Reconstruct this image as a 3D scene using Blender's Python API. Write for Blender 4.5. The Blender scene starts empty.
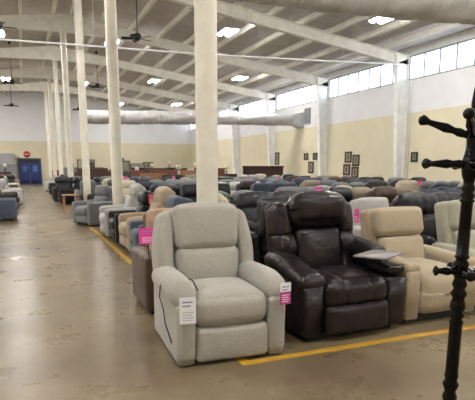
import bpy, math, random
import numpy as np
from mathutils import Matrix, Vector
C = bpy.context.scene.collection
rnd = random.Random(7)
PI = math.pi
T = Matrix.Translation
def RX(a): return Matrix.Rotation(math.radians(a), 4, 'X')
def RY(a): return Matrix.Rotation(math.radians(a), 4, 'Y')
def RZ(a): return Matrix.Rotation(math.radians(a), 4, 'Z')

# ------------------------------------------------------------------ materials
MC = {}
def newmat(name):
    m = bpy.data.materials.new(name); m.use_nodes = True
    nt = m.node_tree; b = nt.nodes['Principled BSDF']
    return m, nt, b
def srgb(c):
    return tuple(((v/255)/12.92 if v/255 <= .04045 else (((v/255)+.055)/1.055)**2.4) for v in c)+(1,)
def noise(nt, scale, detail=3, rough=.55, coord='Object', stretch=None):
    tc = nt.nodes.new('ShaderNodeTexCoord'); n = nt.nodes.new('ShaderNodeTexNoise')
    n.inputs['Scale'].default_value = scale; n.inputs['Detail'].default_value = detail
    n.inputs['Roughness'].default_value = rough
    if stretch:
        mp = nt.nodes.new('ShaderNodeMapping'); mp.inputs['Scale'].default_value = stretch
        nt.links.new(tc.outputs[coord], mp.inputs[0]); nt.links.new(mp.outputs[0], n.inputs['Vector'])
    else:
        nt.links.new(tc.outputs[coord], n.inputs['Vector'])
    return n
def ramp(nt, fac, stops):
    r = nt.nodes.new('ShaderNodeValToRGB')
    while len(r.color_ramp.elements) < len(stops): r.color_ramp.elements.new(.5)
    for e, (p, c) in zip(r.color_ramp.elements, stops): e.position = p; e.color = c
    nt.links.new(fac, r.inputs[0]); return r
def bump(nt, b, fac, strength, dist=.01):
    bp = nt.nodes.new('ShaderNodeBump'); bp.inputs['Strength'].default_value = strength
    bp.inputs['Distance'].default_value = dist
    nt.links.new(fac, bp.inputs['Height']); nt.links.new(bp.outputs[0], b.inputs['Normal'])
def fabric(c, grain=90):
    k = ('f', c, grain)
    if k in MC: return MC[k]
    m, nt, b = newmat('fabric')
    n = noise(nt, grain, 4, .7)
    lo = tuple(v*.93 for v in c); hi = tuple(min(255, v*1.05) for v in c)
    r = ramp(nt, n.outputs[0], [(.3, srgb(lo)), (.7, srgb(hi))])
    nt.links.new(r.outputs[0], b.inputs['Base Color'])
    b.inputs['Roughness'].default_value = .95
    b.inputs['Sheen Weight'].default_value = .25
    n2 = noise(nt, 9, 3, .6); bump(nt, b, n2.outputs[0], .35, .03)
    MC[k] = m; return m
def leather(c, rough=.42):
    k = ('l', c, rough)
    if k in MC: return MC[k]
    m, nt, b = newmat('leather')
    n = noise(nt, 12, 3, .6)
    lo = tuple(v*.85 for v in c); hi = tuple(min(255, v*1.12) for v in c)
    r = ramp(nt, n.outputs[0], [(.3, srgb(lo)), (.7, srgb(hi))])
    nt.links.new(r.outputs[0], b.inputs['Base Color'])
    b.inputs['Roughness'].default_value = rough
    b.inputs['Specular IOR Level'].default_value = .33
    n2 = noise(nt, 7, 4, .6); bump(nt, b, n2.outputs[0], .4, .04)
    MC[k] = m; return m
def plain(c, rough=.6, metal=0, name='paint'):
    k = ('p', c, rough, metal)
    if k in MC: return MC[k]
    m, nt, b = newmat(name)
    n = noise(nt, 3, 3)
    lo = tuple(v*.95 for v in c); hi = tuple(min(255, v*1.03) for v in c)
    r = ramp(nt, n.outputs[0], [(.3, srgb(lo)), (.7, srgb(hi))])
    nt.links.new(r.outputs[0], b.inputs['Base Color'])
    b.inputs['Roughness'].default_value = rough; b.inputs['Metallic'].default_value = metal
    MC[k] = m; return m
def wood(c, rough=.45):
    k = ('w', c)
    if k in MC: return MC[k]
    m, nt, b = newmat('wood')
    n = noise(nt, 4, 5, .6, stretch=(1, 6, 10))
    r = ramp(nt, n.outputs[0], [(.3, srgb(tuple(v*.75 for v in c))), (.7, srgb(tuple(min(255, v*1.12) for v in c)))])
    nt.links.new(r.outputs[0], b.inputs['Base Color']); b.inputs['Roughness'].default_value = rough
    MC[k] = m; return m
def emit(c, s):
    m, nt, b = newmat('lit')
    b.inputs['Base Color'].default_value = srgb(c)
    b.inputs['Emission Color'].default_value = srgb(c); b.inputs['Emission Strength'].default_value = s
    return m

# ------------------------------------------------------------------ mesh builder
class MB:
    def __init__(s): s.v = []; s.f = []; s.sm = []
    def add(s, V, F, M=None, smooth=True):
        o = len(s.v)
        for p in V:
            p = Vector(p)
            if M is not None: p = M @ p
            s.v.append(tuple(p))
        for f in F: s.f.append(tuple(i+o for i in f)); s.sm.append(smooth)
        return s
    def box(s, x0, x1, y0, y1, z0, z1, M=None):
        V = [(x, y, z) for x in (x0, x1) for y in (y0, y1) for z in (z0, z1)]
        F = [(0, 1, 3, 2), (4, 6, 7, 5), (0, 4, 5, 1), (2, 3, 7, 6), (0, 2, 6, 4), (1, 5, 7, 3)]
        return s.add(V, F, M, False)
    def pad(s, w, d, h, r, M=None, crown=(0, 0, 0), k=3, m=5, fn=None):
        """rounded cushion centred on the origin; crown bulges each pair of faces"""
        H = np.array([w/2, d/2, h/2]); r = min(r, H.min()*.999)
        def axis(a):
            inn = H[a]-r
            z = [-H[a]+r*(1-math.cos(PI/2*i/k))*0+r*i/k for i in range(k)] 
            z += [-inn+2*inn*i/m for i in range(m+1)]
            z += [inn+r*(i+1)/k for i in range(k)]
            return z
        A = [axis(0), axis(1), axis(2)]
        idx = {}; V = []; F = []
        def vid(i, j, l):
            key = (i, j, l)
            if key in idx: return idx[key]
            q = np.array([A[0][i], A[1][j], A[2][l]]); c = np.clip(q, -(H-r), H-r); dd = q-c
            n = np.linalg.norm(dd)
            # map the cube corner to a sphere corner
            p = c+dd/n*r if n > 1e-9 else q
            t = q/H
            for a in range(3):
                if crown[a]:
                    b_, c_ = (a+1) % 3, (a+2) % 3
                    p[a] += crown[a]*t[a]*(1-t[b_]**2)*(1-t[c_]**2)
            if fn: p = np.array(fn(p[0], p[1], p[2]))
            idx[key] = len(V); V.append(tuple(p)); return idx[key]
        n = [len(A[0])-1, len(A[1])-1, len(A[2])-1]
        for i in range(n[0]):
            for j in range(n[1]):
                F.append((vid(i, j, 0), vid(i, j+1, 0), vid(i+1, j+1, 0), vid(i+1, j, 0)))
                F.append((vid(i, j, n[2]), vid(i+1, j, n[2]), vid(i+1, j+1, n[2]), vid(i, j+1, n[2])))
        for i in range(n[0]):
            for l in range(n[2]):
                F.append((vid(i, 0, l), vid(i+1, 0, l), vid(i+1, 0, l+1), vid(i, 0, l+1)))
                F.append((vid(i, n[1], l), vid(i, n[1], l+1), vid(i+1, n[1], l+1), vid(i+1, n[1], l)))
        for j in range(n[1]):
            for l in range(n[2]):
                F.append((vid(0, j, l), vid(0, j, l+1), vid(0, j+1, l+1), vid(0, j+1, l)))
                F.append((vid(n[0], j, l), vid(n[0], j+1, l), vid(n[0], j+1, l+1), vid(n[0], j, l+1)))
        return s.add(V, F, M)
    def lathe(s, prof, seg=20, M=None, rings=True):
        V = []; F = []
        for (r, z) in prof:
            for i in range(seg):
                a = 2*PI*i/seg; V.append((r*math.cos(a), r*math.sin(a), z))
        for j in range(len(prof)-1):
            for i in range(seg):
                F.append((j*seg+i, j*seg+(i+1) % seg, (j+1)*seg+(i+1) % seg, (j+1)*seg+i))
        F.append(tuple(range(seg))[::-1]); F.append(tuple((len(prof)-1)*seg+i for i in range(seg)))
        return s.add(V, F, M)
    def tube(s, pts, r, seg=8, rf=None):
        pts = [Vector(p) for p in pts]; V = []; F = []; n = len(pts)
        up = Vector((0, 0, 1))
        for i, p in enumerate(pts):
            d = (pts[min(i+1, n-1)]-pts[max(i-1, 0)]).normalized()
            u = d.cross(up if abs(d.z) < .95 else Vector((1, 0, 0))).normalized(); w = d.cross(u).normalized()
            for k in range(seg):
                a = 2*PI*k/seg
                rr = rf(i, a) if rf else r
                V.append(tuple(p+u*rr*math.cos(a)+w*rr*math.sin(a)))
        for i in range(n-1):
            for k in range(seg):
                F.append((i*seg+k, i*seg+(k+1) % seg, (i+1)*seg+(k+1) % seg, (i+1)*seg+k))
        F.append(tuple(range(seg))[::-1]); F.append(tuple((n-1)*seg+i for i in range(seg)))
        return s.add(V, F)
    def slab(s, prof, w, r, M=None, smooth=True):
        """profile in (y,z), counter-clockwise, extruded over x with softened edges"""
        n = len(prof); P = [Vector(p) for p in prof]
        N = []
        for i in range(n):
            a = (P[i]-P[i-1]).normalized(); b = (P[(i+1) % n]-P[i]).normalized()
            na = Vector((a.y, -a.x)); nb = Vector((b.y, -b.x)); N.append((na+nb).normalized())
        V = []; F = []; rings = []
        ks = [(-w/2, r), (-w/2+r*.13, r*.5), (-w/2+r*.5, r*.13), (-w/2+r, 0), (w/2-r, 0), (w/2-r*.5, r*.13), (w/2-r*.13, r*.5), (w/2, r)]
        for x, ins in ks:
            rings.append(len(V))
            for i in range(n):
                q = P[i]-N[i]*ins; V.append((x, q.x, q.y))
        for a in range(len(ks)-1):
            for i in range(n):
                F.append((rings[a]+i, rings[a+1]+i, rings[a+1]+(i+1) % n, rings[a]+(i+1) % n))
        F.append(tuple(rings[0]+i for i in range(n))); F.append(tuple(rings[-1]+i for i in range(n))[::-1])
        return s.add(V, F, M, smooth)
    def build(s, name, mat, parent=None, slot=False):
        me = bpy.data.meshes.new(name); me.from_pydata(s.v, [], s.f); me.update()
        me.polygons.foreach_set('use_smooth', s.sm)
        me.materials.append(mat)
        o = bpy.data.objects.new(name, me); C.objects.link(o)
        if slot: o.material_slots[0].link = 'OBJECT'; o.material_slots[0].material = mat
        if parent: o.parent = parent
        return o
USED = {}
def tag(o, label, cat, group=None):
    o['label'] = label; o['category'] = cat
    if group: o['group'] = group
    USED.setdefault(label, []).append(o.name)
    return o
def thing(name, label, cat, loc=(0, 0, 0), rz=0, group=None):
    o = bpy.data.objects.new(name, None); C.objects.link(o); o.empty_display_size = .1
    o.location = loc; o.rotation_euler = (0, 0, math.radians(rz)); return tag(o, label, cat, group)
def struct(name, mb, mat, parent=None):
    o = mb.build(name, mat, parent)
    if not parent: o['kind'] = 'structure'
    return o
def copytree(o, parent=None):
    c = o.copy(); C.objects.link(c)
    if parent: c.parent = parent
    for ch in list(o.children): copytree(ch, c)
    return c
def recolour(root, mapping):
    for ch in root.children_recursive:
        k = ch.name.split('.')[0]
        if k in mapping and len(ch.material_slots): ch.material_slots[0].material = mapping[k]
def lerp(a, b, t): return a+(b-a)*t

# ------------------------------------------------------------------ camera
YAW = math.radians(22.7067); PIT = math.radians(9.885); H = 1.5
F_ = Vector((math.sin(YAW)*math.cos(PIT), math.cos(YAW)*math.cos(PIT), -math.sin(PIT)))
R_ = Vector((math.cos(YAW), -math.sin(YAW), 0)); U_ = R_.cross(F_)
cam = bpy.data.cameras.new('camera'); co = bpy.data.objects.new('camera', cam); C.objects.link(co)
mat = Matrix((R_, U_, -F_)).transposed().to_4x4(); mat.translation = (0, 0, H); co.matrix_world = mat
cam.sensor_width = 36; cam.sensor_fit = 'HORIZONTAL'; cam.lens = 505/475*36; cam.shift_y = 56/475; cam.clip_end = 200
bpy.context.scene.camera = co

# ------------------------------------------------------------------ building
XL, XR, YB, YF = -11.8, 16.6, -6.0, 52.8
RX0 = 2.12
def roof(x): return 8.86-.137*abs(x-RX0)
def raft_top(x): return 8.5-.137*abs(x-RX0)
def raft_bot(x):
    d = abs(x-RX0)
    if d < 3.2: return 7.72-.03*d
    return lerp(7.62, 6.16, (d-3.2)/(13.8-3.2))
COLY = [6.05+6.68*n for n in range(7)]

def mat_floor():
    m, nt, b = newmat('concrete')
    n1 = noise(nt, .55, 6, .62); n2 = noise(nt, 1.7, 6, .7); n3 = noise(nt, 40, 2, .5)
    r1 = ramp(nt, n1.outputs[0], [(.32, srgb((96, 82, 62))), (.5, srgb((128, 113, 88))), (.68, srgb((150, 135, 108)))])
    r2 = ramp(nt, n2.outputs[0], [(.28, (.60, .59, .57, 1)), (.5, (.90, .90, .89, 1)), (.72, (1.1, 1.1, 1.08, 1))])
    mx = nt.nodes.new('ShaderNodeMix'); mx.data_type = 'RGBA'; mx.blend_type = 'MULTIPLY'; mx.inputs[0].default_value = .68
    nt.links.new(r1.outputs[0], mx.inputs[6]); nt.links.new(r2.outputs[0], mx.inputs[7])
    # saw-cut joints every bay
    tc = nt.nodes.new('ShaderNodeTexCoord'); sp = nt.nodes.new('ShaderNodeSeparateXYZ'); nt.links.new(tc.outputs['Object'], sp.inputs[0])
    def M(op, a, bb):
        k = nt.nodes.new('ShaderNodeMath'); k.operation = op
        for i, q in enumerate((a, bb)):
            if isinstance(q, (int, float)): k.inputs[i].default_value = q
            else: nt.links.new(q, k.inputs[i])
        return k.outputs[0]
    jy = M('LESS_THAN', M('ABSOLUTE', M('SUBTRACT', M('MODULO', M('ADD', sp.outputs[1], 20-6.15), 6.68), .0), 0), .022)
    jx = M('LESS_THAN', M('MODULO', M('ADD', sp.outputs[0], 50-2.3), 6.68), .02)
    j = M('MAXIMUM', jy, jx)
    mj = nt.nodes.new('ShaderNodeMix'); mj.data_type = 'RGBA'; nt.links.new(M('MULTIPLY', j, .55), mj.inputs[0])
    nt.links.new(mx.outputs[2], mj.inputs[6]); mj.inputs[7].default_value = srgb((60, 52, 44))
    nt.links.new(mj.outputs[2], b.inputs['Base Color'])
    rr = ramp(nt, n2.outputs[0], [(.3, (.34, .34, .34, 1)), (.7, (.25, .25, .25, 1))])
    nt.links.new(rr.outputs[0], b.inputs['Roughness'])
    b.inputs['Specular IOR Level'].default_value = .5
    bump(nt, b, n3.outputs[0], .05, .004)
    return m
def mat_wall(split):
    m, nt, b = newmat('wall_paint')
    tc = nt.nodes.new('ShaderNodeTexCoord'); sp = nt.nodes.new('ShaderNodeSeparateXYZ'); nt.links.new(tc.outputs['Object'], sp.inputs[0])
    k = nt.nodes.new('ShaderNodeMath'); k.operation = 'GREATER_THAN'; k.inputs[1].default_value = split
    nt.links.new(sp.outputs[2], k.inputs[0])
    n = noise(nt, 1.2, 4)
    mx = nt.nodes.new('ShaderNodeMix'); mx.data_type = 'RGBA'; nt.links.new(k.outputs[0], mx.inputs[0])
    mx.inputs[6].default_value = srgb((217, 208, 180)); mx.inputs[7].default_value = srgb((226, 226, 228))
    r = ramp(nt, n.outputs[0], [(.3, (.93, .93, .93, 1)), (.7, (1, 1, 1, 1))])
    m2 = nt.nodes.new('ShaderNodeMix'); m2.data_type = 'RGBA'; m2.blend_type = 'MULTIPLY'; m2.inputs[0].default_value = 1
    nt.links.new(mx.outputs[2], m2.inputs[6]); nt.links.new(r.outputs[0], m2.inputs[7])
    nt.links.new(m2.outputs[2], b.inputs['Base Color']); b.inputs['Roughness'].default_value = .8
    return m
WALL = mat_wall(4.0)
STEEL = plain((236, 233, 224), .5, name='white_steel')
STEELW = plain((236, 237, 236), .5, name='white_steel')
COLM = plain((228, 222, 206), .45, name='column_paint')
ROOF = plain((198, 193, 190), .8, name='roof_panel')
struct('floor', MB().box(XL, XR, YB, YF, -.1, 0), mat_floor())
wr = MB().box(XR, XR+.2, YB, YF, 0, 5.45); struct('wall_right', wr, WALL)
struct('wall_left', MB().box(XL-.2, XL, YB, YF, 0, 5.45), WALL)
g = MB().add([(XL, YF, 0), (XR, YF, 0), (XR, YF, roof(XR)), (RX0, YF, roof(RX0)), (XL, YF, roof(XL)),
              (XL, YF+.2, 0), (XR, YF+.2, 0), (XR, YF+.2, roof(XR)), (RX0, YF+.2, roof(RX0)), (XL, YF+.2, roof(XL))],
             [(0, 1, 2, 3, 4), (9, 8, 7, 6, 5), (0, 5, 6, 1), (1, 6, 7, 2), (2, 7, 8, 3), (3, 8, 9, 4), (4, 9, 5, 0)], None, False)
struct('wall_far', g, WALL)
g = MB().add([(XL, YB-.2, 0), (XR, YB-.2, 0), (XR, YB-.2, roof(XR)), (RX0, YB-.2, roof(RX0)), (XL, YB-.2, roof(XL)),
              (XL, YB, 0), (XR, YB, 0), (XR, YB, roof(XR)), (RX0, YB, roof(RX0)), (XL, YB, roof(XL))],
             [(0, 1, 2, 3, 4), (9, 8, 7, 6, 5), (0, 5, 6, 1), (1, 6, 7, 2), (2, 7, 8, 3), (3, 8, 9, 4), (4, 9, 5, 0)], None, False)
struct('wall_near', g, WALL)
ce = MB()
for a, b_ in ((XL, RX0), (RX0, XR)):
    V = [(a, YB, roof(a)), (b_, YB, roof(b_)), (b_, YF, roof(b_)), (a, YF, roof(a))]
    ce.add(V+[(x, y, z+.15) for x, y, z in V], [(0, 3, 2, 1), (4, 5, 6, 7), (0, 1, 5, 4), (1, 2, 6, 5), (2, 3, 7, 6), (3, 0, 4, 7)], None, False)
struct('ceiling', ce, ROOF)
# strip of wall above the windows
for nm, x0, x1 in (('trim_1', XR, XR+.2), ('trim_2', XL-.2, XL)):
    struct(nm, MB().box(x0, x1, YB, YF, 6.52, roof(XR)+.1), plain((226, 226, 222), .7))
WIN = emit((236, 244, 255), 1.7)
FRAME = plain((140, 146, 152), .5)
# one window band per bay
edges = [YB]+[y for y in COLY if y > YB]+[YF]
n = 0
for i in range(len(edges)-1):
    y0, y1 = edges[i]+.12, edges[i+1]-.12
    for side in (1, -1):
        n += 1
        x = XR if side > 0 else XL
        fr = MB()
        fr.box(x+side*.02-.03, x+side*.02+.03, y0, y1, 5.45, 5.51); fr.box(x+side*.02-.03, x+side*.02+.03, y0, y1, 6.46, 6.52)
        k = max(1, round((y1-y0)/.92))
        for j in range(k+1):
            yy = lerp(y0, y1, j/k); fr.box(x+side*.02-.03, x+side*.02+.03, yy-.028, yy+.028, 5.51, 6.46)
        w = struct('window_%d' % n, fr, FRAME)
        xx = x+side*.08
        pane = MB().box(xx-.01, xx+.01, y0, y1, 5.51, 6.46); pane.build('pane', WIN, w)
        pl = MB().box(min(x, x+side*.2), max(x, x+side*.2), y0-.12 if i == 0 else y0-.24, y0, 5.45, 6.52)
        struct('trim_%d' % (n+2), pl, STEELW)
struct('baseboard_right', MB().box(XR-.02, XR, YB, YF, 0, .12), plain((90, 80, 70), .6))

# steel frames: rafters, wall stanchions, round columns
def ibeam(mb, xs, y, web=.03, fl=.24, th=.03):
    n = len(xs)
    def strip(zt, zb, wy):
        V = []; 
        for x in xs:
            for dy in (-wy/2, wy/2):
                V.append((x, y+dy, zb(x))); V.append((x, y+dy, zt(x)))
        F = []
        for i in range(n-1):
            a = i*4; b = a+4
            F += [(a, b, b+1, a+1), (a+2, a+3, b+3, b+2), (a+1, b+1, b+3, a+3), (a, a+2, b+2, b)]
        F += [(0, 1, 3, 2), (4*n-4, 4*n-2, 4*n-1, 4*n-3)]
        mb.add(V, F, None, False)
    strip(raft_top, raft_bot, web)
    strip(lambda x: raft_top(x), lambda x: raft_top(x)-th, fl)
    strip(lambda x: raft_bot(x)+th, lambda x: raft_bot(x), fl)
ORD = ['first', 'second', 'third', 'fourth', 'fifth', 'sixth', 'seventh', 'eighth', 'ninth', 'tenth', 'eleventh', 'twelfth', 'thirteenth', 'fourteenth', 'fifteenth', 'sixteenth', 'seventeenth', 'eighteenth', 'nineteenth', 'twentieth']
for i, y in enumerate(COLY):
    xs = [XL+.02, -5, RX0-3.2, RX0, RX0+3.2, 9, 12, XR-.02]
    mb = MB(); ibeam(mb, xs, y)
    o = mb.build('steel_rafter', STEEL)
    tag(o, 'cream steel roof rafter meeting the top of the %s round column from the camera' % ORD[i], 'rafter', 'roof rafters')
    # splice plates
    for x in (-4.2, 8.6, XR-.75):
        sp = MB().box(x-.025, x+.025, y-.13, y+.13, raft_bot(x)-.02, raft_top(x)+.02); sp.build('splice_plate', STEEL, o)
    # tapered wall stanchion
    prof = [(XR-.36, 0), (XR-.001, 0), (XR-.001, raft_top(XR)-.1), (XR-.70, raft_bot(XR-.70)-.001)]
    mb = MB()
    V = [(x, y-.015, z) for x, z in prof]+[(x, y+.015, z) for x, z in prof]
    mb.add(V, [(0, 1, 2, 3), (7, 6, 5, 4), (0, 4, 5, 1), (1, 5, 6, 2), (2, 6, 7, 3), (3, 7, 4, 0)], None, False)
    a, b_ = prof[0], prof[3]
    V = [(a[0]+dx, y+dy, a[1]) for dx in (0, .03) for dy in (-.12, .12)]+[(b_[0]+dx, y+dy, b_[1]) for dx in (0, .03) for dy in (-.12, .12)]
    mb.add(V, [(0, 1, 3, 2), (4, 6, 7, 5), (0, 2, 6, 4), (1, 5, 7, 3), (0, 4, 5, 1), (2, 3, 7, 6)], None, False)
    mb.box(XR-.03, XR-.002, y-.12, y+.12, 0, 6.6)
    tag(mb.build('wall_stanchion', STEELW), 'tapered white stanchion on the right wall, level with the %s round column' % ORD[i], 'stanchion', 'wall stanchions')
    # round column
    t = thing('round_column', 'tall cream round column beside the aisle, %s from the camera' % ORD[i], 'column', (RX0, y, 0), 0, 'round columns beside the aisle')
    r = .135
    pr = [(r, .02)]+[(r, z) for z in (1, 2.5, 4, 5.5, 7.0, 7.66)]
    MB().lathe(pr, 32).build('shaft', COLM, t)
    MB().box(-.22, .22, -.22, .22, 0, .02).build('base_plate', COLM, t)
    MB().box(-.2, .2, -.13, .13, 7.66, 7.715).build('cap_plate', COLM, t)
# purlins on top of the rafters
k = 0
xs = [RX0+.35+1.42*i for i in range(10)]
left = [RX0-.35-1.42*i for i in range(9)]
for side, arr in (('right', xs), ('left', left)):
    for i, x in enumerate(arr):
        if x > XR-.2: continue
        z = raft_top(x)
        p = MB().box(-.035, .035, YB, YF, .005, .03); p.box(-.05, -.03, YB, YF, .0, .25); p.box(-.05, .06, YB, YF, .22, .25); p.box(-.05, .06, YB, YF, .0, .02)
        o = p.build('roof_purlin', STEEL)
        o.location = (x, 0, z+.02); o.rotation_euler = (0, math.radians(7.8 if x > RX0 else -7.8), 0)
        tag(o, 'long pale roof purlin, %s to the %s of the ridge' % (ORD[i], side), 'purlin', 'roof purlins')
# conduit across the hall at the third column
pts = [(XL, 19.1, 5.5), (-.42, 19.1, 5.64), (4.94, 19.1, 5.72), (7.22, 19.1, 5.76), (11.45, 19.1, 5.90), (16.1, 19.1, 6.09)]
t = thing('water_pipe', 'thin white pipe crossing the hall below the rafters', 'pipe', (0, 0, 0))
MB().tube(pts, .035, 8).build('main_run', STEELW, t)
MB().tube([(16.1, 19.1, 6.09), (16.57, 19.05, 6.05), (16.57, 19.05, 5.4), (16.57, 19.05, .5)], .02, 6).build('drop_pipe', STEELW, t)
for x in (-4, 2.6, 9, 13):
    zp = 5.5+(x-XL)/27.3*.5
    MB().tube([(x, 19.2, zp), (x, 19.33, raft_bot(x))], .006, 5).build('hanger', STEELW, t)

# ------------------------------------------------------------------ ducts
def mat_duct(c):
    m, nt, b = newmat('duct_wrap')
    n1 = noise(nt, 2.2, 5, .6); n2 = noise(nt, 3, 4, .6, stretch=(5, .6, .6))
    r = ramp(nt, n1.outputs[0], [(.3, srgb(tuple(v*.88 for v in c))), (.7, srgb(c))])
    nt.links.new(r.outputs[0], b.inputs['Base Color']); b.inputs['Roughness'].default_value = .55
    bump(nt, b, n2.outputs[0], .6, .12); return m
def duct(name, label, path, r0, mat, parts):
    t = thing(name, label, 'duct', (0, 0, 0))
    n = 260; P = []
    L = [0]
    for i in range(1, len(path)): L.append(L[-1]+(Vector(path[i])-Vector(path[i-1])).length)
    for i in range(n+1):
        s = L[-1]*i/n
        for j in range(len(path)-1):
            if s <= L[j+1]+1e-9: break
        u = (s-L[j])/(L[j+1]-L[j]); P.append(Vector(path[j]).lerp(Vector(path[j+1]), u))
    ph = [rnd.random()*6 for _ in range(6)]
    def rf(i, a):
        s = L[-1]*i/n
        pinch = -.035*math.exp(-((s % .95)-.5)**2/.004)
        return r0+pinch+.012*math.sin(3*a+ph[0]+s*1.3)+.010*math.sin(5*a+s*3+ph[1])
    MB().tube(P, r0, 28, rf).build('wrapped_tube', mat, t)
    for q in parts(t): pass
    return t
def d1(t):
    for x in (-3.5, .5, 4.4, 8.2, 12):
        y = 9.07 if x < 6 else 9.07-(x-6.1)*.19
        MB().tube([(x, y-.46, 4.95), (x, y-.4, 6.2), (x, y-.1, roof(x)-.05)], .008, 5).build('hanging_wire', STEEL, t); yield 1
duct('air_duct', 'large wrinkled light grey wrapped duct crossing overhead at the top right', [(-6, 9.07, 4.95), (6.1, 9.07, 4.95), (9.2, 8.55, 4.95), (XR, 7.5, 4.98)], .44, mat_duct((226, 224, 223)), d1)
def d2(t):
    m = plain((186, 188, 190), .45, .3)
    V = []
    for x, s_ in ((15.85, .3), (16.57, .47)):
        for dy, dz in ((-1, -1), (1, -1), (1, 1), (-1, 1)): V.append((x, 29.2+dy*s_, 4.5+dz*s_))
    MB().add(V, [(0, 1, 2, 3), (7, 6, 5, 4), (0, 4, 5, 1), (1, 5, 6, 2), (2, 6, 7, 3), (3, 7, 4, 0)], None, False).build('flared_end', m, t); yield 1
    for x in (4.5, 7.5, 10.5, 13.5):
        MB().tube([(x, 28.83, 4.3), (x, 28.8, 6), (x, 29.0, roof(x)-.05)], .008, 5).build('hanging_wire', STEEL, t); yield 1
duct('air_duct', 'long pale wrapped duct crossing above the far half of the hall to the right wall', [(3.05, 29.2, 4.22), (9.5, 29.2, 4.38), (13.5, 29.2, 4.48), (15.9, 29.2, 4.50)], .37, mat_duct((206, 204, 204)), d2)
t = thing('wall_louver', 'grey wall louver beside the flared end of the far duct', 'louver', (XR-.04, 28.3, 4.22))
MB().box(-.03, .035, -.34, .34, 0, .95).build('louver_frame', plain((150, 150, 150), .5), t)
mb = MB()
for k in range(9): mb.box(-.05, -.03, -.3, .3, .06+k*.1, .11+k*.1)
mb.build('blades', plain((110, 112, 114), .5), t)

# ------------------------------------------------------------------ lights and fans
LIT = emit((255, 252, 247), 95)
lights = []
names = {8.5: 'below the middle of the right roof slope', 4.6: 'just right of the round columns', 12.2: 'toward the right wall', -.7: 'above the open aisle', -4.5: 'left of the aisle', -8.6: 'toward the left wall'}
for x, ys in ((8.5, (-5.0, 7.0, 21.4, 34.8, 48.2)), (4.6, (.8, 14.1, 27.5, 41.2)), (12.2, (2.2, 15.6, 28.8, 42.4)), (-.7, (.8, 14.1, 27.5, 41.0)), (-4.5, (8.1, 21.4, 34.8, 48.2)), (-8.6, (.8, 14.1, 27.5, 41))):
    for j, y in enumerate(ys):
        z = roof(x)-.75
        t = thing('high_bay_light', 'lit high-bay light %s, %s of its line' % (names[x], ORD[j]), 'light', (x, y, z), 0, 'high-bay lights')
        hb = MB().box(-.06, .06, -.5, .5, .036, .10)
        for yy in (-.45, 0, .45): hb.box(-.3, .3, yy-.02, yy+.02, .036, .05)
        hb.build('housing', plain((225, 225, 225), .4), t)
        for s in (-1, 1):
            MB().pad(.17, 1.05, .05, .02, T((s*.19, 0, -.005)), k=2, m=1).build('tube_lamp', LIT, t)
            MB().box(s*.19-.125, s*.19+.125, -.55, .55, .021, .035).build('reflector', plain((225, 225, 225), .4), t)
        for s in (-1, 1): MB().tube([(0, s*.4, .10), (0, s*.4, .74)], .006, 5).build('chain', STEEL, t)
BLK = plain((26, 25, 25), .4)
def fan(x, y, z, rz, label):
    t = thing('ceiling_fan', label, 'fan', (x, y, z), rz, 'black ceiling fans')
    MB().lathe([(.05, .2), (.14, .14), (.16, .04), (.10, -.04), (.06, -.08)], 16).build('motor', BLK, t)
    MB().tube([(0, 0, .18), (0, 0, roof(x)-z)], .018, 6).build('downrod', BLK, t)
    MB().lathe([(.07, roof(x)-z-.12), (.09, roof(x)-z)], 12).build('canopy', BLK, t)
    for k in range(5):
        M = RZ(k*72) @ T((.38, 0, .0)) @ RX(22)
        MB().pad(.42, .16, .015, .006, M, k=1, m=2).box(-.32, -.18, -.02, .02, -.01, .01, M).build('blade', BLK, t)
fan(4.25, 19.8, 6.25, 20, 'black ceiling fan on a long rod, largest of those right of the columns')
fan(4.6, 33.4, 6.45, 50, 'black ceiling fan on a rod between the second and third columns as seen')
fan(-.25, 32.8, 6.3, 10, 'small dark ceiling fan over the aisle beside a lit lamp at far left')
fan(-.46, 19.6, 6.15, 0, 'black ceiling fan cut by the left edge of the picture')
fan(-.5, 45.5, 6.4, 30, 'farthest dark ceiling fan over the aisle, near the far wall')
fan(4.75, 46.8, 6.45, 70, 'dark ceiling fan just left of the far duct end')

# ------------------------------------------------------------------ floor line
YEL = plain((190, 146, 44), .55)
t = thing('floor_line', 'worn yellow line painted on the concrete around the recliner display', 'floor marking', (0, 0, 0))
MB().box(1.46, 1.54, 3.38, 17, .0005, .003).build('aisle_stripe', YEL, t)
MB().box(1.5405, 9.0, 3.38, 3.46, .0005, .003).build('front_stripe', YEL, t)

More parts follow.
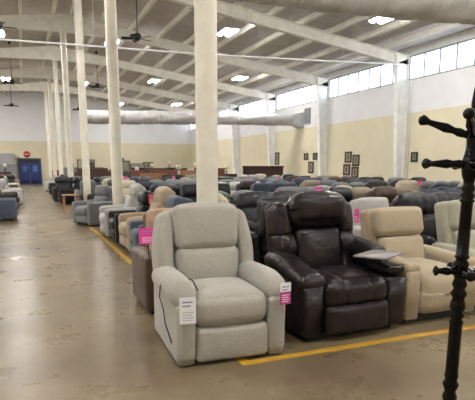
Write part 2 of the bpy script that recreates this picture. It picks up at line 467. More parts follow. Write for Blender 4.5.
# ------------------------------------------------------------------ seating
DARK = plain((24, 22, 21), .6)
def ribs(n, amp, w, ax=0):
    def f(x, y, z):
        v = (x, y, z)[ax]
        return (x, y+(amp*(abs(math.cos(PI*n*(v/w+.5)))**.5*-1+1) if y < 0 else 0), z+(-amp*.8*(1-abs(math.sin(PI*n*(v/w+.5)))**.5) if z > 0 else 0))
    return f
def chair_proto(style, w, d, h, n=1, aw=.17, ah=.62, k=2, m=4, m_main=None, m_trim=None, lab='', cat='recliner', name='recliner'):
    """a seat facing -Y with its own arm, seat, footrest, back and pillow meshes"""
    root = thing(name, lab, cat)
    sz = .50; inn = w-2*aw; cw = inn/n
    MB().box(-w/2+.06, w/2-.06, -d/2+.14, d/2-.12, .0, .07).build('base', DARK, root)
    for s in (-1, 1):
        a = MB(); x = s*(w/2-aw/2)
        if style == 'channel':
            a.pad(aw, d*.84, ah-.1, .05, T((x, -.03, (ah-.1)/2+.05)), (.01, 0, 0), k, m)
            a.pad(aw*1.15, d*.80, .17, .08, T((x, -.06, ah-.06)), (0, 0, .02), k, m)
        elif style == 'box':
            a.pad(aw, d*.86, ah-.05, .045, T((x, -.03, (ah-.05)/2+.05)), (.005, 0, .01), k, m)
        else:
            a.pad(aw*.94, d*.86, ah-.08, .06, T((x, -.02, (ah-.08)/2+.05)), (.015, 0, 0), k, m)
            a.pad(aw*1.12, d*.82, .19, .095, T((x, -.05, ah-.07)) @ RX(-3), (0, 0, .015), k, m)
        a.build('arm', m_main, root, True)
    for i in range(n):
        x = -inn/2+cw*(i+.5)
        MB().pad(cw-.006, d*.66, .22, .07, T((x, -d*.5+d*.34, sz-.11)), (0, .02, .03), k, m).build('seat', m_main, root, True)
        MB().pad(cw-.01, .14, sz-.30, .05, T((x, -d/2+.10, (sz-.30)/2+.08)), (0, .02, 0), k, m).build('footrest', m_main, root, True)
        B = T((x, d*.20, sz-.06)) @ RX(-13)
        bh = (h-sz+.06)/math.cos(math.radians(13))
        if style == 'channel':
            MB().pad(cw+.04*(n == 1), .20, bh*.98, .09, B @ T((0, .10, bh*.49)), (0, .02, 0), k, m).build('backrest', m_main, root, True)
            MB().pad(cw-.02, .20, bh*.58, .08, B @ T((0, -.01, bh*.33)), (0, .03, 0), k, 8, ribs(4, .015, cw)).build('lumbar_pillow', m_main, root, True)
            MB().pad(cw+.07, .22, bh*.44, .10, B @ T((0, .04, bh*.79)), (0, .03, .03), k, 12, ribs(5, .022, cw+.06)).build('headrest', m_main, root, True)
        elif style == 'box':
            MB().pad(cw-.01, .20, bh*.98, .05, B @ T((0, .10, bh*.49)), (0, .01, .005), k, m).build('backrest', m_main, root, True)
            MB().pad(cw-.02, .15, bh*.50, .06, B @ T((0, -.03, bh*.27)), (0, .03, 0), k, m).build('lumbar_pillow', m_main, root, True)
            MB().pad(cw-.01, .20, bh*.44, .06, B @ T((0, -.01, bh*.76)), (0, .03, .015), k, m).build('headrest', m_main, root, True)
        elif style == 'bolster':
            MB().pad(cw+.10*(n == 1), .18, bh*.95, .08, B @ T((0, .10, bh*.47)), (0, .01, .01), k, m).build('backrest', m_main, root, True)
            MB().pad(cw-.06, .16, bh*.52, .07, B @ T((0, -.02, bh*.30)), (0, .03, 0), k, m).build('lumbar_pillow', m_main, root, True)
            MB().pad(cw-.02, .24, bh*.36, .10, B @ T((0, .01, bh*.82)), (0, .02, .03), k, m).build('headrest', m_main, root, True)
        else:  # round
            def rt(x_, y_, z_, c=cw): return (x_, y_, z_-(.09*(abs(x_)/(c/2))**2.6 if z_ > 0 else 0))
            MB().pad(cw+.03*(n == 1), .24, bh*.99, .10, B @ T((0, .09, bh*.495)), (0, .02, 0), k, 6, rt).build('backrest', m_main, root, True)
            MB().pad(cw-.03, .17, bh*.48, .08, B @ T((0, -.03, bh*.29)), (0, .03, 0), k, m).build('lumbar_pillow', m_main, root, True)
            MB().pad(cw, .17, bh*.46, .08, B @ T((0, -.01, bh*.75)), (0, .03, .01), k, 6, rt).build('headrest', m_main, root, True)
    return root
NONE = fabric((128, 128, 128))
# hero 1: pale grey lift recliner -------------------------------------------------
GR = fabric((163, 158, 149), 90)
def hero_grey():
    t = thing('recliner', 'pale grey fabric lift recliner at the front corner of the display, on the yellow line', 'recliner', (1.45, 3.99, 0), -3)
    K = dict(k=5, m=8)
    MB().box(-.34, .34, -.40, .42, 0, .06).build('base', DARK, t)
    for s in (-1, 1):
        # panel flares slightly, fat rounded roll on top that droops over the front
        x = s*.372
        a = MB()
        prof = [(-.49, .015), (.46, .015), (.47, .30), (.44, .52), (.20, .58), (-.20, .60), (-.44, .57), (-.50, .46), (-.515, .25)]
        a.slab(prof, .145, .04, T((x, 0, 0)))
        def roll(X, Y, Z, s=s):
            f = max(0, (-Y-.22)/.25)
            return (X*(1-.10*f), Y, Z-.07*f*f-.0*X)
        a.pad(.22, .87, .205, .10, T((x+s*.005, -.07, .565)) @ RX(-1), (0, 0, .015), fn=roll, **K)
        a.pad(.15, .10, .46, .049, T((x, -.475, .27)) @ RX(2), (0, .012, 0), fn=None, **K)
        a.build('arm', GR, t)
    MB().pad(.60, .66, .25, .085, T((0, -.19, .42)), (0, .02, .035), **K).build('seat', GR, t)
    MB().pad(.60, .13, .275, .045, T((0, -.455, .16)), (0, .02, 0), **K).build('footrest', GR, t)
    B = T((0, .17, .42)) @ RX(-12)
    MB().pad(.70, .16, .72, .07, B @ T((0, .13, .36)), (0, .02, 0), **K).build('backrest', GR, t)
    for s in (-1, 1):
        def wing(X, Y, Z, s=s):
            f = max(0, (Z+.36)/.72)
            return (X+s*(.035*math.sin(PI*min(1, f))-.035*f*f), Y, Z)
        MB().pad(.14, .23, .70, .055, B @ T((s*.355, .05, .37)) @ RZ(-s*14), (.01, .01, .01), fn=wing, **K).build('back_wing', GR, t)
    def lum(X, Y, Z): return (X*(1-.07*(-Z/.17)), Y, Z)
    MB().pad(.54, .19, .35, .06, B @ T((0, -.02, .215)), (.01, .04, .01), fn=lum, **K).build('lumbar_pillow', GR, t)
    def head(X, Y, Z): return (X*(1+.05*(Z/.2)), Y, Z-(.02*(abs(X)/.27)**3 if Z > 0 else 0))
    MB().pad(.575, .24, .40, .062, B @ T((0, -.005, .575)), (.01, .035, .015), fn=head, **K).build('headrest', GR, t)
    # remote lead draped over the left arm
    pts = [(-.24, -.36, .56), (-.27, -.32, .635), (-.34, -.28, .668), (-.43, -.22, .66), (-.492, -.14, .57), (-.485, -.06, .46), (-.452, -.04, .34), (-.452, -.10, .24), (-.452, -.22, .20), (-.452, -.33, .15)]
    MB().tube(pts, .005, 6).build('remote_cable', DARK, t)
    return t
hero_grey()
# hero 2: dark brown leather power recliner with tray ------------------------------
BRL = leather((31, 24, 26), .3); BRD = leather((20, 16, 17), .4)
def hero_brown():
    t = thing('recliner', 'dark brown leather power recliner with a swivel tray on its right arm', 'recliner', (2.66, 4.08, 0), 1); t.scale = (1.12, 1, 1)
    K = dict(k=5, m=8)
    MB().box(-.42, .42, -.38, .42, 0, .07).build('base', DARK, t)
    for s in (-1, 1):
        x = s*.40
        a = MB()
        prof = [(-.46, .06), (.44, .06), (.46, .52), (.10, .55), (-.30, .52), (-.47, .50)]
        a.slab(prof, .19, .035, T((x, 0, 0)))
        a.build('arm', BRL, t)
        if s < 0:
            def top(X, Y, Z): return (X*(1+.12*(-Y/.4)), Y, Z-.06*max(0, (-Y+.0)/.4)**1.5+.015*math.sin(Y*9))
            MB().pad(.23, .80, .15, .074, T((x, -.08, .60)) @ RX(4), (0, 0, .02), fn=top, **K).build('arm_pad', BRL, t)
        else:
            c = MB().pad(.25, .62, .21, .095, T((x+.015, .11, .67)) @ RX(7), (0, 0, .015), **K)
            c.pad(.19, .34, .08, .035, T((x, -.28, .575)), **K)
            c.build('arm_pad', BRD, t)
            MB().lathe([(.052, 0), (.058, .012), (.046, .014), (.044, -.0)], 24, T((x-.01, -.42, .60))).build('cup_holder', plain((150, 150, 152), .25, .8), t)
            tr = MB().pad(.40, .29, .02, .009, T((.275, -.36, .715)) @ RZ(30), k=2, m=2)
            to = tr.build('tray', plain((132, 128, 128), .45), t)
            MB().lathe([(.03, .60), (.03, .62), (.014, .63), (.014, .704)], 16, T((x-.03, -.26, 0))).build('tray_post', BLK, to)
    def seat(X, Y, Z):
        gr = sum(math.exp(-((X-c)/.012)**2) for c in (-.13, .13))*.014
        return (X, Y+(gr if Y < 0 else 0), Z-(gr if Z > 0 else 0))
    MB().pad(.605, .68, .25, .085, T((0, -.16, .41)), (0, .02, .04), fn=seat, k=5, m=24).build('seat', BRL, t)
    MB().pad(.60, .13, .26, .05, T((0, -.455, .19)), (0, .025, 0), **K).build('footrest', BRL, t)
    st = MB()
    for c in (-.13, .13):
        for i in range(7): st.box(c-.004, c+.004, -.17-.035*i-.008, -.17-.035*i+.008, .553-.002*i, .558-.002*i)
    st.build('stitching', plain((150, 138, 130), .7), t)
    B = T((0, .17, .40)) @ RX(-11)
    MB().pad(.82, .17, .80, .07, B @ T((0, .14, .40)), (0, .02, 0), **K).build('backrest', BRD, t)
    for s in (-1, 1):
        def wing(X, Y, Z, s=s):
            return (X, Y-.02*math.sin(Z*22), Z)
        MB().pad(.17, .22, .44, .065, B @ T((s*.31, .03, .28)) @ RZ(-s*10), (.01, .02, .01), fn=wing, **K).build('back_wing', BRL, t)
        MB().pad(.15, .24, .34, .065, B @ T((s*.33, .05, .60)) @ RZ(-s*8), (.01, .02, .02), **K).build('head_wing', BRL, t)
    MB().pad(.45, .19, .46, .07, B @ T((0, -.01, .30)), (0, .04, 0), **K).build('lumbar_pillow', BRL, t)
    def bol(X, Y, Z): return (X, Y-.035*max(0, (Z+.12)/.24), Z-(.02*(abs(X)/.28)**3 if Z > 0 else 0))
    MB().pad(.56, .25, .30, .095, B @ T((0, -.04, .695)), (.01, .03, .03), fn=bol, **K).build('headrest', BRL, t)
hero_brown()
# hero 3: beige recliners ---------------------------------------------------------
def hero_beige(x, y, rz, label, c, w=.98, hh=1.10, striped=True):
    m_ = fabric(c, 90)
    t = thing('recliner', label, 'recliner', (x, y, 0), rz)
    K = dict(k=4, m=8)
    MB().box(-w/2+.07, w/2-.07, -.38, .40, 0, .07).build('base', DARK, t)
    for s in (-1, 1):
        prof = [(-.46, .06), (.42, .06), (.44, .58), (.0, .61), (-.44, .56), (-.475, .50)]
        MB().slab(prof, .175, .04, T((s*(w/2-.09), 0, 0))).pad(.19, .86, .10, .045, T((s*(w/2-.09), -.03, .575)) @ RX(3), (0, 0, .015), **K).build('arm', m_, t)
    iw = w-.36
    def seat(X, Y, Z):
        f = max(0, (-Y-.05)/.3)
        return (X, Y, Z-.05*f*f if Z > 0 else Z)
    MB().pad(iw, .70, .44, .10, T((0, -.14, .31)), (0, .03, .03), fn=seat, **K).build('seat', m_, t)
    B = T((0, .17, .42)) @ RX(-13)
    bh = (hh-.42)/.97
    MB().pad(w-.22, .19, bh, .05, B @ T((0, .10, bh/2)), (0, .01, .0), **K).build('backrest', m_, t)
    MB().pad(iw+.02, .16, bh*.50, .06, B @ T((0, -.03, bh*.27)), (0, .03, 0), **K).build('lumbar_pillow', m_, t)
    MB().pad(iw+.07, .18, bh*.45, .06, B @ T((0, -.02, bh*.765)), (0, .025, .01), **K).build('headrest', m_, t)
    if striped:
        pm = plain((186, 128, 84), .8)
        for xx in (-.405, -.385):
            pass
        MB().tube([tuple(B @ Vector((-(w-.22)/2-.002, .035, z))) for z in (.06, bh*.5, bh-.04)], .005, 6).build('piping', pm, t)
    return t
hero_beige(3.73, 4.14, 0, 'tan fabric recliner beside the dark brown recliner with the tray', (170, 155, 130), w=.92, hh=1.07)
hero_beige(4.80, 4.10, 0, 'pale sage beige recliner behind the black coat rack at right', (166, 163, 146), hh=1.13, striped=False)

# prototypes for the crowd --------------------------------------------------------
def P(style, w, n=1, h=1.08, **kw): return dict(style=style, w=w, n=n, h=h, **kw)
PROTOS = {'round recliner': P('round', .94), 'bolster recliner': P('bolster', .92, h=1.12), 'ribbed recliner': P('channel', .98, h=1.14),
          'squared recliner': P('box', .92, h=1.04), 'two-seat sofa': P('round', 1.62, 2, 1.05), 'three-seat sofa': P('bolster', 2.15, 3, 1.04),
          'ribbed loveseat': P('channel', 1.66, 2, 1.08), 'squared loveseat': P('box', 1.55, 2, 1.0)}
CACHE = {}
COL = {'charcoal': (42, 42, 46), 'black': (14, 13, 15), 'dark brown': (40, 31, 29), 'slate blue': (66, 74, 90), 'mid grey': (104, 106, 108), 'light grey': (176, 174, 170),
       'taupe': (136, 122, 106), 'cream': (198, 188, 164), 'tan': (160, 142, 116), 'brown': (72, 52, 40), 'navy': (40, 45, 60), 'dusty green': (104, 112, 104)}
def mk(kind, colour, x, y, face, label, group=None):
    """face: heading of the front in degrees, 0 = towards the camera end, 90 = right, -90 = towards the aisle"""
    p = PROTOS[kind]; nm = 'sofa' if 'sofa' in kind or 'loveseat' in kind else 'recliner'
    mt = (leather if colour in ('charcoal', 'black', 'dark brown', 'brown', 'navy') else fabric)(COL[colour])
    if kind not in CACHE:
        root = chair_proto(p['style'], p['w'], .92, p['h'], p['n'], m_main=mt, lab=label, cat=nm, name=nm)
        CACHE[kind] = root
        USED[label].remove(root.name)
    else: root = copytree(CACHE[kind])
    root.location = (x, y, 0); root.rotation_euler = (0, 0, math.radians(face))
    recolour(root, dict.fromkeys(('arm', 'seat', 'footrest', 'backrest', 'lumbar_pillow', 'headrest'), mt))
    if 'group' in root: del root['group']
    tag(root, label, nm, group)
    return root
def mname(colour): return 'leather' if colour in ('charcoal', 'black', 'dark brown', 'brown', 'navy') else 'fabric'
TAGP = plain((236, 60, 160), .6); TAGR = plain((214, 84, 96), .6); TAGW = plain((232, 232, 236), .6)
def hang_tag(x, y, z, rz, w, h, label, top, bottom, split=.5, rx=0):
    t = thing('price_tag', label, 'price tag', (x, y, z), rz)
    t.rotation_euler = (math.radians(rx), 0, math.radians(rz))
    o = MB().box(-w/2, w/2, -.0015, .0015, -h, -h*split).build('lower_panel', bottom, t)
    MB().box(-w/2, w/2, -.0015, .0015, -h*split, 0).build('upper_panel', top, t)
    mb = MB(); inkc = plain((190, 186, 194), .8) if bottom is TAGW else plain((250, 220, 235), .8)
    for i in range(4):
        zz = -h*.55-i*h*.10; mb.box(-w*.36, w*(.36-.1*(i % 2)), -.0026, -.0016, zz-.006*h/.15, zz)
    mb.build('printed_lines', inkc, t)
    ink2 = plain((150, 146, 168), .8); mb = MB()
    for i in range(2):
        zz = -h*.16-i*h*.14; mb.box(-w*.34, w*(.3-.12*i), -.0026, -.0016, zz-.009*h/.15, zz)
    mb.build('printed_heading', ink2, t)
    return t
hang_tag(1.04, 3.425, .575, -10, .12, .20, 'white price tag hanging on the left arm of the pale grey recliner', TAGW, TAGW)
hang_tag(1.83, 3.40, .62, 5, .098, .175, 'white and magenta price tag on the right arm of the pale grey recliner', TAGW, plain((176, 60, 130), .6), .42)
pk = hang_tag(1.11, 4.97, .91, -8, .17, .165, 'bright pink sale tag on the brown recliner behind the pale grey one', TAGP, TAGP, .2)
hang_tag(3.34, 4.60, 1.06, -72, .06, .15, 'narrow magenta tag on the side of the tan recliner back', TAGP, TAGP)
hang_tag(4.25, 3.60, .60, 0, .09, .16, 'magenta price tag at the right edge behind the coat rack', TAGP, plain((176, 60, 130), .6))

MB().box(-.004, .004, .0016, .006, -.33, -.02).build('holder', BLK, pk)
# chairs lined along the yellow line, facing the aisle
AIS = 'recliners lined up along the yellow line'
root = mk('squared recliner', 'brown', 1.53, 5.36, 0, 'brown leather recliner with tan cushions directly behind the pale grey lift recliner')
TANL = leather((160, 132, 110))
recolour(root, {'seat': TANL, 'headrest': TANL, 'lumbar_pillow': TANL})
mk('ribbed recliner', 'cream', 2.15, 6.98, -90, 'cream puffy recliner facing the aisle just beyond the first round column', AIS)
mk('squared recliner', 'slate blue', 2.03, 8.20, -90, 'slate blue recliner facing the aisle, between the brown one and the tan ribbed one', AIS)
mk('ribbed recliner', 'tan', 2.03, 9.28, -90, 'tan ribbed recliner facing the aisle beside the yellow line', AIS)
mk('squared recliner', 'black', 2.00, 10.32, -90, 'black recliner with a red tag facing the aisle', AIS)
mk('ribbed recliner', 'light grey', 1.96, 11.42, -90, 'light grey puffy recliner facing the aisle in front of the second column', AIS)
mk('squared recliner', 'mid grey', 1.70, 13.95, -66, 'mid grey recliner standing over the yellow line, farthest of the aisle row', AIS)
mk('bolster recliner', 'black', 2.35, 16.9, -80, 'black leather recliner behind the mid grey recliner over the yellow line', AIS)
hang_tag(2.30, 9.83, 1.0, 0, .14, .20, 'red sale tag on the back of the black aisle recliner', TAGR, TAGR)
hang_tag(1.20, 14.3, .60, -60, .16, .22, 'pink tag on the arm of the mid grey recliner over the yellow line', TAGP, TAGP)

# rows facing the camera end ------------------------------------------------------
lv = mk('squared loveseat', 'black', 3.27, 5.98, 180, 'wide black leather loveseat in the gap between the grey and brown front recliners'); lv.scale.z = 1.13
mk('squared recliner', 'light grey', 5.02, 6.25, 0, 'light grey recliner rising behind the tan recliner')
mk('ribbed recliner', 'black', 5.05, 5.22, 0, 'black leather recliner with a ribbed puffy headrest behind the sage beige one')
kinds = list(PROTOS)
cols = ['charcoal']*5+['slate blue']*3+['mid grey']*5+['dark brown']*4+['black']*3+['taupe']*3+['light grey']*3+['cream']*2+['tan']+['navy']*3+['dusty green']*2+['brown']*2
rowy = [7.75, 9.45, 11.2, 13.0, 14.9, 16.8, 18.8, 20.8, 22.9, 25.1, 27.4]
special = {}
tags_left = 11
for ri, y in enumerate([6.25]+rowy):
    x = 6.0 if ri == 0 else (3.0+.35*rnd.random()); xmax = min(15.6, 1.13*y+.6); i = 0; prev = None
    while x < xmax:
        kind = rnd.choice(kinds); colour = rnd.choice(cols)
        while colour == prev: colour = rnd.choice(cols)
        w = PROTOS[kind]['w']
        if x+w > 15.9: break
        where = 'level with the black ribbed recliner' if ri == 0 else 'in the %s row back' % ORD[ri+1]
        base = '%s %s %s %s' % (colour, mname(colour), kind, where)
        lab = base+(', at its left end' if prev is None else ', right of a %s seat' % prev)
        if lab in USED: lab = base+', %s from the left' % ORD[i]
        jx, jy = rnd.uniform(-.03, .03), rnd.uniform(-.08, .08)
        mk(kind, colour, x+w/2, y+jy, rnd.uniform(-3, 3), lab, 'recliners and sofas in the rows')
        if tags_left and rnd.random() < .16 and ri > 0:
            tags_left -= 1
            hang_tag(x+w/2+.2, y+jy+.07, PROTOS[kind]['h']+.02, 0, .16, .14, 'pink sale tag on the %s %s %s' % (colour, kind, where), TAGP, TAGR)
        x += w+rnd.uniform(.10, .28); prev = colour; i += 1
# dark seats along the aisle beyond the end table
mk('bolster recliner', 'black', 1.75, 22.6, -90, 'black leather recliner jutting into the aisle past the end table', 'dark seats along the far aisle')
mk('ribbed loveseat', 'charcoal', 2.0, 24.6, 0, 'charcoal leather loveseat just behind the black recliner jutting into the aisle', 'dark seats along the far aisle')
mk('round recliner', 'mid grey', 2.3, 21.0, 180, 'mid grey recliner beside the third column', 'dark seats along the far aisle')
mk('three-seat sofa', 'black', 2.6, 28.6, 0, 'black sofa across the far end of the aisle seats', 'dark seats along the far aisle')
mk('bolster recliner', 'dark brown', 1.7, 30.6, -90, 'dark brown recliner at the far end of the aisle row', 'dark seats along the far aisle')
mk('squared recliner', 'light grey', 1.6, 35.5, -90, 'light grey recliner nearest the blue doors on the column side', 'dark seats along the far aisle')
# left of the aisle
LG = 'seats left of the aisle'
mk('squared recliner', 'slate blue', -0.68, 16.3, 90, 'slate blue recliner at the left edge, nearest of those across the aisle', LG)
mk('round recliner', 'dark brown', -0.65, 19.6, 90, 'dark brown recliner at the left edge behind the slate blue one', LG)
mk('round recliner', 'light grey', -0.5, 23.2, 90, 'light grey recliner at the left beside the aisle', LG)
mk('squared recliner', 'mid grey', -0.5, 25.2, 90, 'mid grey recliner past the light grey one left of the aisle', LG)
mk('bolster recliner', 'black', -0.7, 28.5, 90, 'black recliner far down the left side of the aisle', LG)
mk('round recliner', 'cream', -0.7, 31.5, 90, 'cream recliner far down the left side of the aisle', LG)
mk('ribbed loveseat', 'charcoal', -1.2, 35.0, 0, 'charcoal loveseat far down the left side of the aisle', LG)
mk('two-seat sofa', 'taupe', -1.1, 39.5, 0, 'taupe two-seat sofa near the grey booth at the far left', LG)

# ------------------------------------------------------------------ casegoods
WD = {'dark walnut': (72, 46, 36), 'reddish brown': (112, 66, 46), 'oak': (158, 118, 78), 'black': (34, 32, 34), 'white': (222, 220, 214), 'grey': (128, 126, 124)}
def table(x, y, w, d, h, wd, label, rz=0, group=None, shelf=True):
    t = thing('side_table', label, 'table', (x, y, 0), rz, group); m_ = wood(WD[wd])
    MB().pad(w, d, .035, .01, T((0, 0, h-.018)), k=1, m=1).build('tabletop', m_, t)
    for sx in (-1, 1):
        for sy in (-1, 1): MB().box(sx*(w/2-.05)-.025, sx*(w/2-.05)+.025, sy*(d/2-.05)-.025, sy*(d/2-.05)+.025, 0, h-.03).build('leg', m_, t)
    if shelf: MB().box(-w/2+.05, w/2-.05, -d/2+.05, d/2-.05, .14, .16).build('shelf', m_, t)
    return t
table(1.42, 18.0, .55, .6, .62, 'oak', 'light wood end table beside the aisle, just past the mid grey recliner')
table(-.55, 21.4, .7, .7, .55, 'white', 'white square side table between recliners left of the aisle')
def dresser(x, y, w, d, h, wd, label, rz=0, mirror=False, group='dressers and cabinets at the back'):
    t = thing('dresser', label, 'dresser', (x, y, 0), rz, group); m_ = wood(WD[wd])
    MB().box(-w/2, w/2, -d/2, d/2, .08, h-.03).box(-w/2-.02, w/2+.02, -d/2-.02, d/2+.02, h-.03, h).box(-w/2+.03, w/2-.03, -d/2+.03, d/2-.03, 0, .08).build('carcass', m_, t)
    nc = max(2, round(w/.6)); nr = 3
    for i in range(nc):
        for j in range(nr):
            x0 = -w/2+.03+i*(w-.06)/nc; z0 = .12+j*(h-.2)/nr
            dr = MB().box(x0+.01, x0+(w-.06)/nc-.01, -d/2-.02, -d/2, z0+.01, z0+(h-.2)/nr-.01).build('drawer', m_, t)
            MB().pad(.12, .02, .02, .009, T((x0+(w-.06)/nc/2, -d/2-.03, z0+(h-.2)/nr/2)), k=1, m=1).build('handle', plain((150, 140, 120), .3, .9), dr)
    if mirror:
        f = MB().box(-w*.35, w*.35, d/2-.06, d/2-.02, h, h+.06).box(-w*.35, w*.35, d/2-.06, d/2-.02, h+.82, h+.88).box(-w*.35, -w*.35+.06, d/2-.06, d/2-.02, h, h+.88).box(w*.35-.06, w*.35, d/2-.06, d/2-.02, h, h+.88).build('mirror_frame', m_, t)
        MB().box(-w*.35+.06, w*.35-.06, d/2-.05, d/2-.04, h+.06, h+.82).build('mirror', plain((170, 176, 180), .06, 1), f)
    return t
def bed(x, y, w, wd, label, rz=0, hb=1.35, cover=(214, 208, 200)):
    t = thing('bed', label, 'bed', (x, y, 0), rz, 'beds at the back'); m_ = wood(WD[wd])
    MB().box(-w/2-.05, w/2+.05, .95, 1.03, 0, hb).pad(w+.22, .12, .10, .045, T((0, .99, hb)), k=2, m=2).build('headboard', m_, t)
    MB().box(-w/2-.05, w/2+.05, -1.05, -.98, 0, .55).build('footboard', m_, t)
    MB().box(-w/2-.03, w/2+.03, -.98, .95, .15, .35).build('side_rail', m_, t)
    MB().pad(w, 1.9, .32, .06, T((0, -.02, .50)), k=2, m=3).build('mattress', fabric(cover), t)
    for s in (-1, 1): MB().pad(w*.42, .42, .18, .08, T((s*w*.24, .68, .74)) @ RX(35), (0, 0, .02), k=2, m=3).build('pillow', fabric((226, 222, 214)), t)
    return t
def lamp(x, y, z, c, label):
    t = thing('table_lamp', label, 'lamp', (x, y, z), 0, 'table lamps on the furniture')
    MB().lathe([(.08, 0), (.08, .02), (.03, .04), (.07, .14), (.075, .2), (.03, .3), (.012, .34), (.012, .42)], 14).build('lamp_base', plain(c, .4), t)
    MB().lathe([(.17, .38), (.12, .62)], 18).build('lamp_shade', fabric((222, 212, 190)), t)
def box_item(x, y, z, w, d, h, c, label, name='storage_box', cat='box'):
    o = MB().pad(w, d, h, .012, T((0, 0, h/2)), k=1, m=1).box(-w/2-.006, w/2+.006, -d/2-.006, d/2+.006, h*.72, h).build(name, plain(c, .7))
    o.location = (x, y, z); tag(o, label, cat, 'small boxes on the furniture'); return o
bw = ['reddish brown', 'dark walnut', 'oak', 'black', 'dark walnut', 'reddish brown', 'grey']
adjs = []
n = 0
for ri, (y, x0, x1, typ) in enumerate([(30.3, 4.6, 12.0, 'dresser'), (33.4, 3.2, 15, 'bed'), (36.6, 3.2, 15, 'dresser'), (39.8, 3.2, 15, 'bed'), (43.2, 3.0, 15, 'dresser'), (46.6, 3, 15, 'bed'), (50.2, 2.2, 15.2, 'dresser')]):
    x = x0; i = 0
    while x < x1-.9:
        wd = bw[(ri*3+i*2+rnd.randrange(2)) % 7]
        pos = '%s from left, %s furniture row from far wall' % (ORD[i], ORD[6-ri])
        if typ == 'dresser':
            w = rnd.choice([1.1, 1.5, 1.7]); h = rnd.choice([.85, .95, 1.05, 1.2]) if ri < 3 else rnd.choice([1.0, 1.3, 1.55])
            if x+w > x1+.3: break
            mir = rnd.random() < .12
            dresser(x+w/2, y, w, .5, h, wd, '%s dresser%s, %s' % (wd, ' with mirror' if mir else '', pos), 0, mir)
            if not mir:
                q = rnd.random()
                if q < .45: lamp(x+w*.3, y, h, rnd.choice([(60, 50, 46), (190, 180, 170), (120, 60, 50)]), 'pale lamp on %s dresser %s' % (wd, pos))
                elif q < .8:
                    cc = rnd.choice([((196, 60, 90), 'rose'), ((214, 210, 204), 'white'), ((150, 96, 60), 'tan'), ((60, 64, 74), 'dark')])
                    box_item(x+w*.5, y, h, .45, .3, .28, cc[0], '%s box on dresser %s' % (cc[1], pos))
        else:
            w = rnd.choice([1.4, 1.6, 1.9])
            if x+w > x1+.3: break
            bed(x+w/2, y, w-.1, wd, '%s bed, %s' % (wd, pos), 0, rnd.choice([1.15, 1.3, 1.45]), rnd.choice([(214, 208, 200), (150, 150, 156), (176, 160, 140), (96, 100, 112)]))
        x += w+rnd.uniform(.2, .6); i += 1

dresser(-1.6, 43.5, 1.5, .5, 1.2, 'dark walnut', 'dark walnut dresser left of the aisle near the grey booth')
lamp(-1.3, 43.5, 1.2, (60, 50, 46), 'pale-shaded lamp on the dark dresser left of the aisle')
box_item(-1.9, 43.5, 1.2, .5, .3, .3, (60, 30, 34), 'dark red box on the dresser left of the aisle')
# large sideboard hutch by the right wall
def hutch(x, y, rz, label, w=2.5):
    t = thing('hutch', label, 'hutch', (x, y, 0), rz); m_ = wood((80, 48, 40))
    MB().box(-w/2, w/2, -.25, .25, 0, .85).build('cabinet_base', m_, t)
    MB().box(-w/2-.03, w/2+.03, -.28, .27, .85, .90).build('counter', m_, t)
    MB().box(-w/2, w/2, .17, .25, .9, 1.55).box(-w/2, -w/2+.06, -.1, .17, .9, 1.55).box(w/2-.06, w/2, -.1, .17, .9, 1.55).box(-w/2-.05, w/2+.05, -.16, .27, 1.55, 1.63).box(-w/2, w/2, -.05, .17, 1.22, 1.25).build('shelf_unit', m_, t)
    for i in range(4):
        x0 = -w/2+.05+i*(w-.1)/4; dd = MB().box(x0+.01, x0+(w-.1)/4-.01, -.27, -.25, .06, .8).build('cabinet_door', m_, t)
        MB().pad(.02, .02, .1, .009, T((x0+.08, -.28, .5)), k=1, m=1).build('handle', plain((150, 140, 120), .3, .9), dd)
hutch(14.3, 29.9, -25, 'long dark reddish wooden hutch below the two black frames on the right wall', 2.6)

# ------------------------------------------------------------------ far wall
def door():
    o = struct('door_1', MB().box(-.42, -.30, YF-.1, YF-.001, 0, 2.30).box(1.52, 1.64, YF-.1, YF-.001, 0, 2.30).box(-.42, 1.64, YF-.1, YF-.001, 2.30, 2.42), plain((70, 74, 84), .5))
    BL = plain((30, 52, 120), .45)
    MB().box(-.30, 1.52, YF-.05, YF-.002, 1.98, 2.30).build('dark_transom', plain((22, 24, 30), .3), o)
    for a, b_ in ((-.30, .605), (.615, 1.52)):
        l = MB().box(a, b_, YF-.07, YF-.002, .01, 1.98).build('door_leaf', BL, o)
        MB().box(a+.25, b_-.25, YF-.08, YF-.07, 1.15, 1.7).build('vision_panel', plain((96, 120, 176), .2), l)
        MB().box(a+.05, b_-.05, YF-.08, YF-.07, .05, .35).build('kick_plate', plain((24, 36, 84), .35, .4), l)
door()
t = thing('round_sign', 'round red sign on the far wall above the blue double doors', 'sign', (.42, YF-.03, 2.78))
MB().lathe([(.30, 0), (.30, .02)], 28, RX(90)).build('red_disc', plain((190, 44, 44), .5), t)
MB().box(-.2, .2, -.025, -.021, -.05, .05).build('white_band', plain((226, 214, 208), .6), t)
t = thing('office_booth', 'grey boxy booth against the far wall left of the blue doors', 'booth', (-1.55, 51.6, 0))
MB().box(-1.0, 1.0, -.7, 1.1, 0, 1.85).build('body', plain((132, 134, 136), .6), t)
MB().box(-.92, .92, -.6, 1.1, 1.93, 2.8).build('upper_box', plain((150, 150, 150), .6), t)
MB().box(-1.1, 1.1, -.8, 1.15, 1.85, 1.93).build('ledge', plain((170, 170, 168), .6), t)
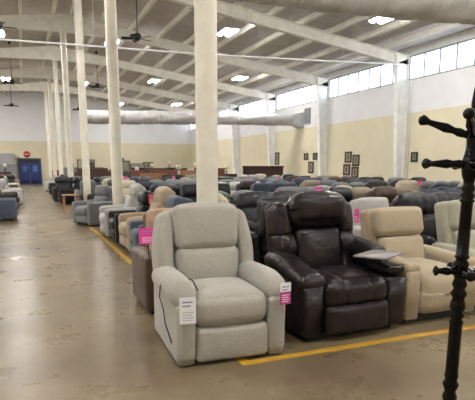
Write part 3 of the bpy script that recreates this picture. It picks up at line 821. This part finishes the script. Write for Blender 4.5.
def picture(x, y, z, w, h, rz, label, name='picture_frame', inner=(150, 140, 120)):
    t = thing(name, label, 'picture', (x, y, z), rz, 'framed pictures on the walls')
    f = .09
    MB().box(-w/2, w/2, -.04, 0, 0, f).box(-w/2, w/2, -.04, 0, h-f, h).box(-w/2, -w/2+f, -.04, 0, f, h-f).box(w/2-f, w/2, -.04, 0, f, h-f).build('frame', plain((36, 28, 24), .4), t)
    MB().box(-w/2+f, w/2-f, -.02, -.002, f, h-f).build('matte', plain(inner, .7), t)
    MB().pad(w*.24, .006, h*.4, .002, T((0, -.024, h*.5)), k=1, m=1).build('image', plain((92, 80, 66), .7), t)
for y, z, w, h, s in ((31.2, 1.72, .62, .85, 'single black framed picture above the long hutch'), (27.35, 1.98, .5, .42, 'small black framed picture, upper left of the cluster beside the long hutch'), (26.3, 1.98, .5, .42, 'small black framed picture, upper right of the cluster beside the long hutch'),
                      (26.75, 1.2, .6, .7, 'framed picture hung lowest in the cluster of three'), (22.95, 1.78, .62, .6, 'upper left of the four black framed pictures on the right wall'), (22.25, 1.60, .6, .6, 'upper right of the four black framed pictures on the right wall'),
                      (23.05, 1.12, .62, .6, 'lower left of the four black framed pictures on the right wall'), (22.3, .98, .6, .6, 'lower right of the four black framed pictures on the right wall'), (17.95, 1.76, .42, .45, 'lone small framed picture on the right wall left of the coat rack')):
    picture(XR-.005, y*1.0375, 1.5+(z-1.5)*1.0375, w, h, -90, s)
for x, z, w, h, s in ((5.4, 1.5, .9, .8, 'framed picture on the far wall above the dressers, nearest the columns'), (9.2, 1.6, .7, .9, 'framed picture in the middle of the far wall'), (12.0, 1.4, 1.1, .7, 'wide framed picture on the far wall toward the right')):
    picture(x, YF-.005, z, w, h, 0, s)

# ------------------------------------------------------------------ coat rack
RK = plain((5, 4, 4), .12, name='black_lacquer'); RK.node_tree.nodes['Principled BSDF'].inputs['Specular IOR Level'].default_value = .22
t = thing('coat_rack', 'black turned-wood coat rack with round-ended pegs at the right edge', 'coat rack', (1.235, 1.2, 0))
pr = [(.03, .12), (.04, .16), (.026, .2), (.026, .42), (.034, .45), (.024, .47), (.03, .50), (.024, .53), (.027, .60), (.023, .66), (.034, .70), (.024, .72), (.031, .74), (.022, .76), (.034, .785), (.024, .80), (.029, .815), (.026, .83),
      (.026, .995), (.030, 1.0), (.021, 1.012), (.031, 1.024), (.023, 1.036), (.032, 1.05), (.030, 1.065), (.023, 1.08), (.033, 1.098), (.022, 1.112), (.030, 1.128), (.023, 1.145), (.026, 1.16), (.026, 1.185), (.031, 1.197), (.021, 1.208), (.030, 1.218), (.0245, 1.225),
      (.0235, 1.30), (.0225, 1.392), (.031, 1.398), (.021, 1.405), (.031, 1.414), (.020, 1.424), (.029, 1.436), (.019, 1.45), (.022, 1.462), (.029, 1.478), (.033, 1.50), (.032, 1.525), (.026, 1.545), (.022, 1.56), (.023, 1.585), (.026, 1.61), (.023, 1.63),
      (.011, 1.645), (.013, 1.665), (.017, 1.695), (.014, 1.72), (.009, 1.75), (.004, 1.775)]
MB().lathe([(r_*.79, z_) for r_, z_ in pr], 28).build('post', RK, t)
def peg(z, az, el, ln, name='peg'):
    prof = [(.011, 0), (.011, .02), (.014, ln*.25), (.010, ln*.35), (.015, ln*.5), (.011, ln*.68), (.009, ln*.82), (.012, ln*.86), (.0165, ln*.92), (.017, ln*.96), (.012, ln), (.004, ln+.004)]
    M = T((0, 0, z)) @ RZ(az) @ RY(90-el)
    MB().lathe(prof, 14, M).build(name, RK, t)
for az in (132, 217, 312, 42): peg(1.595, az, 20, .17)
for az in (152, 62, -28, 242): peg(1.512, az, 0, .145)
for az in (155, 65, -25, 245): peg(1.17, az, 0, .085, 'short_peg')
t.rotation_euler = (0, math.radians(1.0), 0); t.location.x = 1.266
for az in (45, 135, 225, 315):
    M = RZ(az)
    pts = [tuple(M @ Vector(p)) for p in ((.02, 0, .2), (.12, 0, .16), (.22, 0, .06), (.28, 0, .022))]
    MB().tube(pts, .02, 10).build('foot', RK, t)

# ------------------------------------------------------------------ world, view
w = bpy.data.worlds.new('world'); bpy.context.scene.world = w; w.use_nodes = True
w.node_tree.nodes['Background'].inputs[0].default_value = (.8, .9, 1, 1); w.node_tree.nodes['Background'].inputs[1].default_value = .6
sc = bpy.context.scene
sc.view_settings.view_transform = 'Standard'; sc.view_settings.look = 'None'; sc.view_settings.gamma = 1
sc.view_settings.exposure = 1.05
sc.cycles.use_denoising = True; sc.cycles.max_bounces = 8; sc.cycles.diffuse_bounces = 5
try: sc.cycles.denoiser = 'OPENIMAGEDENOISE'
except Exception: pass
dup = [l for l, o in USED.items() if len(o) > 1]
if dup: print('DUPLABEL', dup)
print('LONG', [l for l in USED if not 4 <= len(l.split()) <= 16])
